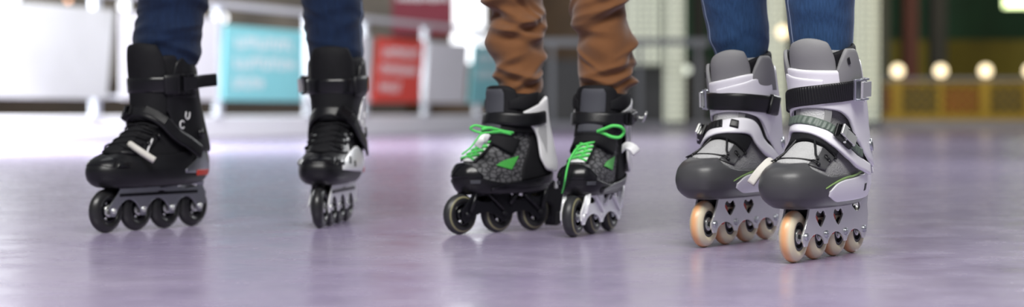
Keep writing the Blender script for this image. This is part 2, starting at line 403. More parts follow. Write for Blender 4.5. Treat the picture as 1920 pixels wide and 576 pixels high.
BM = {'silver': mat('silver_white_vinyl', (.50, .52, .51), .35, 0, .35, 1.1), 'white': mat('white_vinyl', (.80, .81, .84), .5, 0, .04, 4),
      'cyan': mat('turquoise_vinyl', (.26, .68, .72), .5, 0, .04, 4), 'red': mat('red_vinyl', (.78, .075, .055), .5, 0, .05, 4),
      'ink': mat('white_print_on_vinyl', (.85, .87, .88), .5)}
def banner(x0, x1, col, label, lines=0, slant=0.0, z0=.335, z1=.985):
    t0, t1 = t_at(x0), t_at(x1); r = empty('banner', bpt((t0+t1)/2, z0, .05)); tag(r, label, 'banner', 'banners along the white railing')
    localize(bbox('sheet', t0, t1, z0, z1, .012, BM[col], off=.055, slant=slant), r)
    Ln = (t1-t0)
    for k in range(lines):
        zc = z0+(z1-z0)*(.78-.27*k); a = t0+Ln*.14; e = t0+Ln*(.86 if k < 2 else .52); mb = MB(); t = a; q = 0
        while t < e:                                   # an unreadable printed word: uprights and short bars
            wl = Ln*random.uniform(.035, .055); q += 1
            for (du, dz, sw, sh) in ((0, 0, .42, 1), (.35, random.choice((-.38, 0, .38)), .8, .34)):
                c = bpt(t+wl*du, zc+.095*dz, .064); sl = slant*((zc+.095*dz)-(z0+z1)/2)/(z1-z0)
                V, Fc = rbox(0, 0, 0, wl*sw*AD.length, .004, .095*sh, r=.001)
                mb.add([Rb @ (Vector(v)+Vector((sl, 0, 0)))+c for v in V], Fc)
            t += wl*1.35
        localize(mb.build('lettering', BM['ink'], smooth=False, recalc=True), r)
    return r
banner(-60, 196, 'silver', 'silver white sheet at the far left of the railing', slant=.10, z1=1.03)
banner(214, 398, 'white', 'plain white banner between the silver sheet and the large turquoise banner', z1=1.03)
banner(408, 557, 'cyan', 'large turquoise banner with three lines of white print', 3, slant=.05)
banner(566, 684, 'white', 'white banner behind the leg between turquoise and red banners', slant=.04)
banner(692, 782, 'red', 'red banner with three lines of white print', 3, slant=.13)
banner(790, 866, 'white', 'small pale banner right of the red banner', slant=.10)
banner(874, 945, 'cyan', 'small turquoise banner beside the brown trouser leg', 2, slant=.12)

# ---- behind the barrier
def slab(name, x0, y0, x1, y1, Y, mt, depth=.15, parent=None):
    a, b = px(x0, y0, Y), px(x1, y1, Y)
    return box(name, ((a.x+b.x)/2, Y+depth/2, (a.z+b.z)/2), (abs(b.x-a.x), depth, abs(a.z-b.z)), mt, parent, r=.004)
def ground_slab(name, x0, x1, ytop, Y, mt, depth=.15, parent=None):
    a, b = px(x0, ytop, Y), px(x1, ytop, Y)
    return box(name, ((a.x+b.x)/2, Y+depth/2, a.z/2), (abs(b.x-a.x), depth, a.z), mt, parent, r=.004)
M['day'] = mat('bright_daylight_glass', (.8, .8, .8), .3, emit=(.93, .96, 1.0), es=2.2)
M['cream_light'] = mat('lit_cream_glass', (.6, .6, .5), .4, emit=(.86, .93, .76), es=.62)
M['brown_wall'] = mat('brown_timber_wall', (.09, .045, .012), .6, 0, .5, 2.5)
M['grey_wall'] = mat('grey_boarded_wall', (.022, .022, .026), .6, 0, .3, 1.5)
M['olive'] = mat('olive_foliage_wall', (.05, .06, .025), .8, 0, .9, 3.0)
M['maroon'] = mat('maroon_cloth', (.17, .012, .028), .7, 0, .2, 2)
M['green_wall'] = mat('dark_green_wall', (.006, .045, .018), .7, 0, .6, 1.5)
M['beige_wall'] = mat('pale_stone_wall', (.13, .11, .085), .7, 0, .9, 2.0)
def wall(n, x0, x1, ytop, Y, mt): tag(ground_slab('wall_'+n, x0, x1, ytop, Y, mt, .2), kind='structure')
wall('far_left', -900, 250, -380, 26.0, M['beige_wall'])
wall('left', 250, 735, -380, 26.4, M['beige_wall'])
wall('centre', 735, 1180, -380, 28.5, M['brown_wall'])
wall('low_centre', 985, 1330, 112, 27.6, M['grey_wall'])
wall('left_low', -900, 760, 150, 25.5, mat('dark_brown_boards', (.03, .018, .008), .7, 0, .8, 1.5))
tag(slab('window_1', 846, -320, 908, 118, 25.6, M['day']), kind='structure')
tag(slab('window_2', 1172, -320, 1240, 122, 27.2, M['cream_light']), kind='structure')
tag(slab('window_3', 1247, -320, 1283, 234, 27.1, M['cream_light']), kind='structure')
tag(slab('window_4', 1436, -320, 1474, 228, 27.2, M['cream_light']), kind='structure')
tag(slab('window_5', 1600, -320, 1648, 232, 27.1, M['cream_light']), kind='structure')
tag(slab('window_6', -220, -320, 30, 60, 25.3, M['day']), kind='structure')
# netting bars before the lit glass
M['net'] = mat('grey_net_bars', (.20, .21, .20), .6)
for (x0, x1, y1) in ((1172, 1240, 122), (1247, 1283, 234), (1436, 1474, 228), (1600, 1648, 232)):
    mb = MB(); Y = 26.9; x = x0+5
    while x < x1:
        a, b = px(x, -300, Y), px(x, y1, Y); mb.add(*rbox(a.x, Y, (a.z+b.z)/2, .026, .012, a.z-b.z, r=.002)); x += 12
    y = -300
    while y < y1:
        a, b = px(x0, y, Y), px(x1, y, Y); mb.add(*rbox((a.x+b.x)/2, Y+.013, a.z, b.x-a.x, .012, .026, r=.002)); y += 12
    o = mb.build('lattice_screen', M['net'], smooth=False, recalc=True)
    tag(o, {1172: 'wide grid screen over the cream lit glass beside the brown trousers', 1247: 'narrow grid screen over the tall lit glass left of the blue jeans',
            1436: 'grid screen over the lit glass seen between the blue jeans legs', 1600: 'grid screen over the lit glass right of the blue jeans'}[x0], 'screen', 'grid screens over lit glass')
    o.data.transform(Matrix.Translation(-Vector(((px(x0, 0, Y).x+px(x1, 0, Y).x)/2, Y, 0)))); o.location = ((px(x0, 0, Y).x+px(x1, 0, Y).x)/2, Y, 0)
# maroon hanging banner
mbn = empty('hanging_banner', px(792, 66, 24.4)); tag(mbn, 'dark maroon hanging banner with pale print along the top, behind the railing', 'banner')
o = slab('cloth', 735, -70, 850, 66, 24.4, M['maroon'], .03); localize(o, mbn)
mb = MB()
for k in range(11):
    a = px(748+k*9, -4, 24.37); mb.add(*rbox(a.x, a.y, a.z, .035, .01, random.uniform(.06, .10), r=.002))
localize(mb.build('lettering', BM['ink'], smooth=False), mbn)
# dim lamps and bright points high on the left
def lampmat(n, c, s): return mat(n, (.8, .8, .8), .4, emit=c, es=s)
M['bulb_warm'] = lampmat('warm_bulb', (1.0, .78, .42), 1.9)
M['bulb_pale'] = lampmat('pale_bulb', (.90, 1.0, .86), .75)
M['bulb_orange'] = lampmat('orange_bulb', (1.0, .38, .10), 2.5)
M['bulb_white'] = lampmat('white_bulb', (.95, .97, 1.0), 2.5)
M['lamp_base'] = mat('dark_lamp_base', (.03, .03, .03), .5)
def ball(r, n=20, m=12):
    V = []; Fc = []
    for i in range(m+1):
        p = math.pi*i/m
        for j in range(n):
            a = 2*math.pi*j/n; V.append((r*math.sin(p)*math.cos(a), r*math.sin(p)*math.sin(a), r*math.cos(p)))
    for i in range(m):
        for j in range(n): Fc.append((i*n+j, (i+1)*n+j, (i+1)*n+(j+1) % n, i*n+(j+1) % n))
    return V, Fc
def globe(x, y, Y, r, mt, label, group=None, hang=False):
    p = px(x, y, Y); t = empty('globe_lamp', p); tag(t, label, 'lamp', group)
    V, Fc = ball(r); mk('globe', V, Fc, mt, t)
    V, Fc = tube_vf([(0, 0, -r*.8), (0, 0, .728-p.z)] if not hang else [(0, r*.8, 0), (0, .385, 0)] if hang == 'wall' else [(0, 0, r*.8), (0, 0, r*6)], r*.4, 10); mk('lamp_base', V, Fc, M['lamp_base'], t)
    return t
GL = 'round warm lamps in a row above the yellow fence'
globe(1683, 133, 26.03, .088, M['bulb_warm'], 'glowing round lamp nearest the pale lit column, leftmost of the fence row', GL)
globe(1764, 133, 26.03, .088, M['bulb_warm'], 'glowing round lamp second from the left in the fence row', GL)
globe(1848, 133, 26.03, .088, M['bulb_warm'], 'glowing round lamp third from the left in the fence row', GL)
globe(1932, 133, 26.03, .088, M['bulb_warm'], 'glowing round lamp cut off by the right edge of the photo', GL)
globe(1468, 60, 26.50, .088, M['bulb_warm'], 'glowing round lamp between the two blue jeans legs', hang='wall')
globe(1288, 131, 27.24, .062, M['bulb_pale'], 'dim pale green round lamp left of the grey skates', hang='wall')
globe(233, 10, 21.0, .060, M['bulb_white'], 'small white lamp above the plain white banner', hang=True)
globe(417, 34, 22.5, .060, M['bulb_white'], 'small white lamp above the large turquoise banner', hang=True)
globe(22, 2, 21.0, .03, M['bulb_orange'], 'small orange lamp at the top left corner', hang=True)
globe(128, 0, 22.0, .03, M['bulb_orange'], 'small orange lamp above the silver sheet', hang=True)
globe(395, 3, 22.0, .025, M['bulb_orange'], 'small orange lamp right of the dark jeans', hang=True)
cl = slab('ceiling_light', 1888, -6, 1935, 13, 26.0, mat('green_white_light', (.8, .8, .8), .4, emit=(.80, 1.0, .45), es=3.2), .2)
tag(cl, 'bright greenish rectangular light at the top right corner', 'light')
# yellow side: walls, posts
M['red_post'] = mat('dark_red_column', (.07, .008, .006), .6, 0, .2, 2)
M['black_post'] = mat('black_column', (.006, .006, .006), .6)
M['yellow'] = mat('yellow_paint', (.24, .155, .008), .55, 0, .15, 3)
M['red_panel'] = mat('faded_red_panel', (.20, .045, .012), .6, 0, .4, 2.5)
M['dark_panel'] = mat('dark_olive_panel', (.035, .035, .018), .6, 0, .4, 2.5)
M['grey_col'] = mat('grey_column', (.06, .065, .06), .6, 0, .1, 3)
wall('right', 1500, 2300, -380, 31.0, M['green_wall'])
wall('right_low', 1640, 2300, 75, 30.2, M['yellow_wall'])
wall('mid_right', 1283, 1440, -380, 30.5, M['green_wall'])
for nm, a, b, mt, lb in (('column', 1650, 1668, 'grey_col', 'slim grey column beside the rightmost lit glass'), ('column', 1696, 1722, 'red_post', 'dark red column behind the lamps'),
                         ('column', 1748, 1776, 'black_post', 'black column behind the second fence lamp'), ('column', 1300, 1322, 'black_post', 'black column left of the blue jeans'),
                         ('column', 1128, 1146, 'grey_col', 'grey column behind the brown trousers')):
    o = ground_slab(nm, a, b, -350, 28.0, M[mt], .3); tag(o, lb, 'column')
# fence with diamond lattice on the right
FY = 26.0
tag(ground_slab('trim_2', 1655, 2300, 226, FY-.3, M['kerb_grey'], .5), kind='structure')
tag(ground_slab('trim_3', 1000, 1655, 229, FY+1.0, M['kerb_grey'], .4), kind='structure')
fy = empty('yellow_fence', px(1890, 226, FY)); tag(fy, 'yellow fence with diamond lattice panels on a grey kerb', 'fence')
def fpart(name, x0, y0, x1, y1, mt, Y=FY, d=.04): return localize(slab(name, x0, y0, x1, y1, Y, mt, d), fy)
fpart('top_rail', 1655, 146, 2200, 152, M['kerb_grey'], d=.06); fpart('rail', 1655, 156, 2200, 161, M['yellow']); fpart('rail', 1655, 214, 2200, 226, M['yellow'])
for x in (1683, 1764, 1848, 1932, 2016, 2100): fpart('post', x-(9 if x != 1764 else 5), 152, x+(9 if x != 1764 else 5), 226, M['yellow'], FY-.03, .08)
for i, x in enumerate((1660, 1692, 1769, 1857, 1941, 2025)):
    x1 = (1674, 1759, 1839, 1923, 2007, 2091)[i]
    fpart('panel', x, 164, x1, 212, M[('red_panel', 'dark_panel', 'red_panel', 'dark_panel', 'red_panel', 'dark_panel')[i]], FY+.06, .02)
    mb = MB(); a, b = px(x, 163, FY), px(x1, 214, FY); st = .13; h = a.z-b.z
    u = a.x-h
    while u < b.x:
        for sgn in (1, -1):
            P0 = Vector((u if sgn > 0 else u+h, FY+.02+sgn*.006, b.z)); P1 = P0+Vector((sgn*h, 0, h))
            lo, hi = (0., 1.)
            ts = sorted(((a.x-P0.x)/(sgn*h), (b.x-P0.x)/(sgn*h))); lo, hi = max(0, ts[0]), min(1, ts[1])
            if hi-lo > .05: mb.add(*tube_vf([P0.lerp(P1, lo), P0.lerp(P1, hi)], .009, 6))
        u += st
    localize(mb.build('lattice', M['yellow'], smooth=False), fy)
# grey rail with posts behind the brown trousers
gr = empty('grey_railing', px(1150, 236, 24.6)); tag(gr, 'grey metal railing standing behind the brown trousers', 'railing')
localize(slab('top_rail', 1010, 72, 1330, 86, 24.6, M['rail_grey'], .05), gr)
for x in (1035, 1110, 1200, 1310): localize(slab('post', x-4, 86, x+4, 244, 24.6, M['rail_grey'], .05), gr)

# ------------------------------------------------------------------ skates
def wheel(sk, x, R, hw, tyre, hub, bolt, proto=None, z=None):
    z = R if z is None else z
    if proto:
        c = proto.copy(); C.objects.link(c); c.parent = sk; c.location = (x, 0, z)
        for ch in proto.children:
            d = ch.copy(); C.objects.link(d); d.parent = c
        return c
    prof = [(R*.56, hw*.80), (R*.62, hw*.98), (R*.72, hw), (R*.84, hw*.86), (R*.93, hw*.60), (R*.985, hw*.28), (R, 0)]
    prof = prof+[(r, -y) for r, y in prof[::-1][1:]]; prof.append(prof[0])
    V, Fc = lathe_y(prof, 64); wh = mk('wheel', V, Fc, tyre, sk, recalc=True, loc=(x, 0, z))
    # hub: rim ring, bearing seat and spokes
    mb = MB(); h = hw*.78
    ring = [(R*.46, h), (R*.57, h*1.02), (R*.57, -h*1.02), (R*.46, -h), (R*.44, -h*.5), (R*.44, h*.5), (R*.46, h)]; mb.add(*lathe_y(ring, 48))
    core = [(R*.12, h*.95), (R*.30, h*.95), (R*.30, -h*.95), (R*.12, -h*.95), (R*.12, h*.95)]; mb.add(*lathe_y(core, 32))
    for k in range(6):
        a = k*math.pi/3; mb.add(*rbox(math.cos(a)*R*.37, 0, math.sin(a)*R*.37, R*.20, h*1.2, R*.10, R=None) if False else tube_vf([(math.cos(a)*R*.26, 0, math.sin(a)*R*.26), (math.cos(a)*R*.5, 0, math.sin(a)*R*.5)], R*.085, 8))
    mb.build('hub', hub, wh, recalc=True)
    mb = MB(); be = [(R*.10, h*1.0), (R*.17, h*1.04), (R*.27, h*1.04), (R*.285, h*.9), (R*.285, -h*.9), (R*.27, -h*1.04), (R*.17, -h*1.04), (R*.10, -h*1.0)]
    mb.add(*lathe_y(be, 32)).build('bearing', bolt, wh, recalc=True)
    return wh
def axle(wh, hy, mt, r=.0058):
    prof = [(0.0, hy+.0026), (r*.55, hy+.0026), (r*.55, hy+.0012), (r*.62, hy+.0026), (r*.92, hy+.0024), (r, hy+.001), (r, hy-.002), (r*.6, hy-.002), (r*.6, -hy+.002), (r, -hy+.002), (r, -hy-.001), (r*.9, -hy-.0024), (0, -hy-.0026)]
    V, Fc = lathe_y(prof, 20); return mk('axle_bolt', V, Fc, mt, wh, recalc=True)
def skate_root(front, rear, label):
    fx, fyy = front; rx, ry = rear
    r = empty('inline_skate', (fx, fyy, 0), math.atan2(fyy-ry, fx-rx)); return tag(r, label, 'inline skate')
def W2L(root, p):
    return root.matrix_basis.inverted() @ Vector(p)
def scallop(axles, x1, x0, zdip, zarch, hw=.013, n=90, p=2.0):
    out = []
    for x in np.linspace(x1, x0, n):
        d = min(abs(x-a) for a in axles); k = min(1, max(0, (d-hw*.45)/(abs(axles[0]-axles[1])/2-hw*.45))); k = math.sin(k*math.pi/2)**p if k < 1 else 1
        out.append((x, zdip+(zarch-zdip)*k))
    return out
def buckle(parent, P0, Nn, T, size, metal, dark, name='buckle'):
    """ratchet buckle: base plate, lever and pivot pins, oriented on the boot"""
    N_ = Vector(Nn).normalized(); T_ = Vector(T); T_ = (T_-N_*T_.dot(N_)).normalized(); B_ = N_.cross(T_); R = Matrix((T_, B_, N_)).transposed(); P0 = Vector(P0)
    L, Wd, H = size; mb = MB()
    mb.add(*[(lambda q: q)(x) for x in rbox(*(P0+N_*H*.2), L, Wd, H*.4, R=R)])
    for s in (-1, 1): mb.add(*rbox(*(P0+B_*s*Wd*.46+N_*H*.5), L*.8, Wd*.10, H*.8, R=R))
    b = mb.build(name, dark, parent, smooth=False, recalc=True)
    mb = MB(); mb.add(*rbox(*(P0+N_*H*.95+T_*L*.12), L*.72, Wd*.72, H*.28, R=R)); mb.add(*rbox(*(P0+N_*H*1.15-T_*L*.30), L*.26, Wd*.8, H*.35, R=R))
    mb.add(*tube_vf([P0+B_*Wd*.56+N_*H*.7, P0-B_*Wd*.56+N_*H*.7], H*.2, 10))
    mb.build('lever', metal, b, smooth=False, recalc=True); return b
def stripline(body, thz, s, n=30): return spath(body, thz, n, s)[0]+spath(body, thz, n, s)[1]*.003
def pull_tab(sk, pts, wdt, thick, mt, nvec):
    c = resample(pts, 24); n = np.repeat(np.array([nvec], float), 24, 0); V, Fc = ribbon(c, n, wdt/2, -thick/2, thick); return mk('pull_tab', V, Fc, mt, sk, recalc=True)

def grey_skate(front, rear, s, label, lean=0.0, tilt=0.0, drop=0.0, tab=None):
    sk = skate_root(front, rear, label); ax = [0, -.081, -.162, -.243]
    w0 = wheel(sk, 0, .04, .012, M['urethane'], M['dark_grey'], M['chrome']); axle(w0, .0215, M['satin'])
    for a in ax[1:]: wheel(sk, a, .04, .012, None, None, None, w0)
    # frame
    out = scallop(ax, .0125, -.2555, .026, .043, .012, 110, .6)+[(-.258, .045), (-.262, .062), (-.258, .078), (-.262, .102), (-.250, .106), (-.19, .102), (-.17, .094), (-.12, .088), (-.03, .087), (-.014, .083), (-.008, .07), (.004, .052), (.0125, .042)]
    holes = []
    for cx in (-.058, -.131):
        holes.append(loop([(cx+.021, .070), (cx+.013, .0785), (cx+.001, .0745), (cx-.011, .0785), (cx-.021, .070), (cx-.013, .060), (cx, .052), (cx+.014, .061)], 48))
    holes.append(loop([(-.19, .080), (-.20, .086), (-.222, .086), (-.226, .076), (-.212, .070)], 30))
    for y in (-.0195, .0195): plate('frame_plate', [out]+holes, y, .0036, .0009, M['chrome'], sk)
    mb = MB(); mb.add(*rbox(-.045, 0, .0865, .075, .044, .008)); mb.add(*rbox(-.205, 0, .100, .10, .046, .012)); mb.add(*rbox(-.125, 0, .0845, .05, .034, .004))
    mb.build('mount', M['satin'], sk, smooth=False, recalc=True)
    mb = MB()
    box('brace', (-.125, 0, .074), (.20, .030, .016), M['black'], sk, r=.003)
    for x in (-.048, -.121, -.0405, -.1215, -.2025):
        V, Fc = lathe_y([(0, .0170), (.0085, .0170), (.0095, .0160), (.0095, -.0160), (.0085, -.0170), (0, -.0170)], 20)
        mk('spacer', V, Fc, M['red'], sk, recalc=True, loc=(x, 0, .062 if x in (-.048, -.121) else .047))
    B = Body([(.085, .020, -.222, .030, .10, 2.9), (.092, .036, -.240, .038, .12, 3.0), (.103, .048, -.250, .0440, .13, 3.1), (.118, .052, -.255, .0470, .12, 3.1), (.131, .050, -.255, .0468, .10, 3.0), (.141, .042, -.254, .0455, .08, 2.8), (.148, .026, -.253, .0440, .05, 2.6),
              (.153, .004, -.252, .0430, .02, 2.4), (.165, -.024, -.248, .0405, -.02, 2.3), (.185, -.052, -.240, .038, -.02, 2.3), (.205, -.070, -.230, .038, 0, 2.3), (.23, -.080, -.217, .040, 0, 2.3), (.26, -.080, -.197, .0420, 0, 2.3), (.30, -.070, -.176, .0430, 0, 2.2), (.335, -.060, -.164, .043, 0, 2.2), (.350, -.060, -.160, .043, 0, 2.1)], lean, s, tilt=tilt, drop=drop)
    B.solid('upper', M['grey_mesh'], sk, z1=.325)
    patch('shell', B, 0, 360, .0855, [(0, .150), (25, .151), (45, .141), (75, .132), (110, .132), (150, .150), (180, .160), (210, .150), (250, .132), (285, .132), (315, .141), (335, .151), (360, .150)], .0005, .0035, M['dark_grey'], sk, 120, 26)
    for q in (1, -1):
        patch('side_guard', B, 68, 150, [(68, .103), (84, .094), (150, .098)], [(68, .110), (80, .122), (100, .130), (120, .136), (150, .150)], .004, .0022, M['white'], sk, 44, 12, s=s*q)
        patch('stripe', B, 62, 116, [(62, .114), (88, .127), (116, .141)], [(62, .1152), (88, .1300), (116, .143)], .0045, .0012, M['lime'], sk, 44, 8, s=s*q)
        # black vent slots and rivet
        Cc, Nn = spath(B, [(108, .112), (112, .113)], 6, s*q); V, Fc = ribbon(Cc, Nn, .006, .0062, .0006); mk('vent', V, Fc, M['black'], sk, recalc=True)
    patch('heel_guard', B, 148, 212, .098, [(148, .150), (180, .168), (212, .150)], .0042, .003, M['white'], sk, 40, 12)
    # instep tongue: light mesh window framed by dark pads
    patch('vamp', B, -36, 36, .1505, [(-36, .174), (0, .182), (36, .174)], .001, .003, M['light_mesh'], sk, 50, 14, .004)
    for q in (1, -1): patch('eyelet_stay', B, 30, 62, [(30, .150), (62, .140)], [(30, .195), (62, .168)], .001, .003, M['dark_grey'], sk, 30, 12, s=q)
    patch('instep_pad', B, -62, 62, [(-62, .158), (-30, .176), (0, .183), (30, .176), (62, .158)], [(-62, .186), (0, .203), (62, .186)], .0035, .006, M['black_matt'], sk, 60, 12)
    patch('ankle_mesh', B, -34, 34, .200, .240, .002, .006, M['light_mesh'], sk, 50, 12, .002)
    for q in (1, -1): patch('ankle_piping', B, 20, 32, .196, .240, .003, .0075, M['mid_grey'], sk, 20, 12, s=q)
    # collar, tongue, cuff wings
    patch('collar', B, 44, 316, .25, [(44, .322), (90, .332), (180, .345), (270, .332), (316, .322)], .001, .007, M['black_matt'], sk, 90, 14)
    for q in (1, -1): patch('cuff_wing', B, 44, 104, .27, [(44, .296), (54, .314), (70, .330), (88, .330), (104, .306)], .0085, .005, M['mid_grey'], sk, 50, 16, .003, s=s*q)
    Cc, Nn = spath(B, [(64, .317), (65, .307)], 5, s); V, Fc = ribbon(Cc, Nn, .0026, .0172, .0009); mk('eyelet', V, Fc, M['black'], sk, recalc=True)
    patch('tongue', B, -52, 48, .236, [(-52, .306), (-47, .324), (-34, .339), (0, .345), (34, .339), (44, .324), (48, .306)], .001, .006, M['mid_grey'], sk, 70, 22, .0045)
    # white cuff
    lo = [(-180, .138), (-140, .140), (-115, .152), (-88, .184), (-62, .220), (-40, .233), (0, .237), (40, .233), (62, .220), (88, .184), (115, .152), (140, .140), (180, .138)]
    hi = [(-180, .325), (-120, .312), (-90, .298), (-45, .302), (0, .299), (45, .297), (90, .300), (120, .312), (180, .325)]
    patch('cuff', B, -180, 180, lo, hi, .0092, .0045, M['white'], sk, 150, 24, s=s)
    patch('cuff_overlap', B, -20, 88, [(-20, .241), (30, .234), (60, .221), (88, .186)], [(-20, .284), (30, .290), (60, .296), (88, .297)], .0130, .0025, M['white'], sk, 70, 18, s=-s)
    patch('cuff_spine', B, 160, 200, .13, .318, .0137, .003, M['white'], sk, 24, 18)
    for q in (1, -1):
        Cc, Nn = spath(B, [(122, .176), (123, .1765)], 4, q); c, n_ = Vector(Cc[1]), Vector(Nn[1]); V, Fc = tube_vf([c+n_*.012, c+n_*.0165], .010, 24); mk('cuff_pivot', V, Fc, M['satin'], sk, recalc=True)
    # ankle strap with ribs, buckle on the outer side
    band('cuff_strap', B, [(-84, .247), (-40, .252), (0, .256), (40, .262), (74, .267)], .0150, .0150, .0042, M['black'], sk, 170 if s > 0 else 60, .72 if s > 0 else None, s)
    Cc, Nn = spath(B, [(-92, .245), (-74, .249)], 12, s); V, Fc = ribbon(Cc, Nn, .0175, .0170, .0065); mk('strap_anchor', V, Fc, M['black'], sk, recalc=True)
    Cc, Nn = spath(B, [(60, .266), (86, .268)], 9, s); buckle(sk, Cc[6]+Nn[6]*.017, Nn[6], Cc[8]-Cc[0], (.038, .034, .012), M['chrome'], M['satin'])
    # instep strap: white band, ratchet, buckle
    band('instep_strap', B, [(-112, .142), (-80, .172), (-48, .204), (-10, .203), (30, .190), (62, .172), (92, .150), (112, .138)], [(0, .010), (.4, .012), (.7, .011), (1, .009)] if s > 0 else [(0, .010), (.35, .014), (.6, .015), (1, .009)], .0105, .0045, M['white'], sk, 90, None, s)
    if s > 0: band('ratchet', B, [(-42, .213), (-12, .212), (22, .204), (48, .192), (72, .178), (92, .163)], .0072, .0145, .0036, M['strap_green'], sk, 90, .6, s)
    else:
        band('ratchet', B, [(0, .207), (24, .202), (48, .190), (72, .176), (90, .164)], .0080, .0150, .0036, M['black'], sk, 60, .6, s)
        band('strap_clip', B, [(-24, .206), (-12, .208)], .0075, .0150, .0030, M['black'], sk, 12, None, s)
    Cc, Nn = spath(B, [(34, .200), (72, .178)], 9, s); buckle(sk, Cc[4]+Nn[4]*.0165, Nn[4], Cc[8]-Cc[0], (.040, .024, .012), M['chrome'], M['black'], 'instep_buckle')
    # laces and hooks
    mb = MB(); Cc, Nn = spath(B, [(-58, .146), (-40, .151), (-15, .1535), (10, .1535), (34, .151)], 40); mb.add(*tube_vf(Cc+Nn*.0062, .0015, 8))
    for q in (1, -1):
        Cc, Nn = spath(B, [(40*q, .152), (30*q, .160), (22*q, .172), (16*q, .182)], 24); mb.add(*tube_vf(Cc+Nn*.0075, .0020, 8))
    mb.build('laces', M['black'], sk, recalc=True)
    for q in (1, -1):
        for th, z in ((40, .149), (49, .156), (56, .163)):
            Cc, Nn = spath(B, [(th, z), (th+2, z+.0005)], 4, q); c, n_ = Vector(Cc[1]), Vector(Nn[1]); mb = MB(); e = (Vector(Cc[3])-Vector(Cc[0])).normalized(); f = n_.cross(e)
            ring = [c+n_*.007+f*.005*math.cos(a)+e*.0035*math.sin(a) for a in np.linspace(0, 2*math.pi, 14, endpoint=False)]
            mb.add(*tube_vf(ring, .0012, 6, True)); mb.add(*tube_vf([c+n_*.003-f*.004, c+n_*.0065-f*.008], .0028, 8)); mb.build('lace_hook', M['black'], sk, recalc=True)
    if tab:
        p = [W2L(sk, px(*q)) for q in tab]; t = pull_tab(sk, [tuple(v) for v in p], .013, .004, M['beige'], tuple((W2L(sk, (0, 0, 0))-W2L(sk, (.25, 1, -.6))).normalized()))
    return sk, B

RG = 'outer'
grey_skate((.430, 2.852), (.557, 3.060), 1, 'grey and white inline skate nearest the camera, below the right blue jeans leg', tab=[(1456, 306, 2.90), (1446, 300, 2.88), (1432, 312, 2.865), (1418, 328, 2.86), (1407, 344, 2.86)])
grey_skate((.327, 3.180), (.459, 3.384), -1, 'grey and white inline skate standing half behind the nearest one', lean=.06, tilt=.16, drop=.010, tab=[(1362, 282, 3.235), (1366, 292, 3.215), (1374, 308, 3.20), (1384, 326, 3.195)])

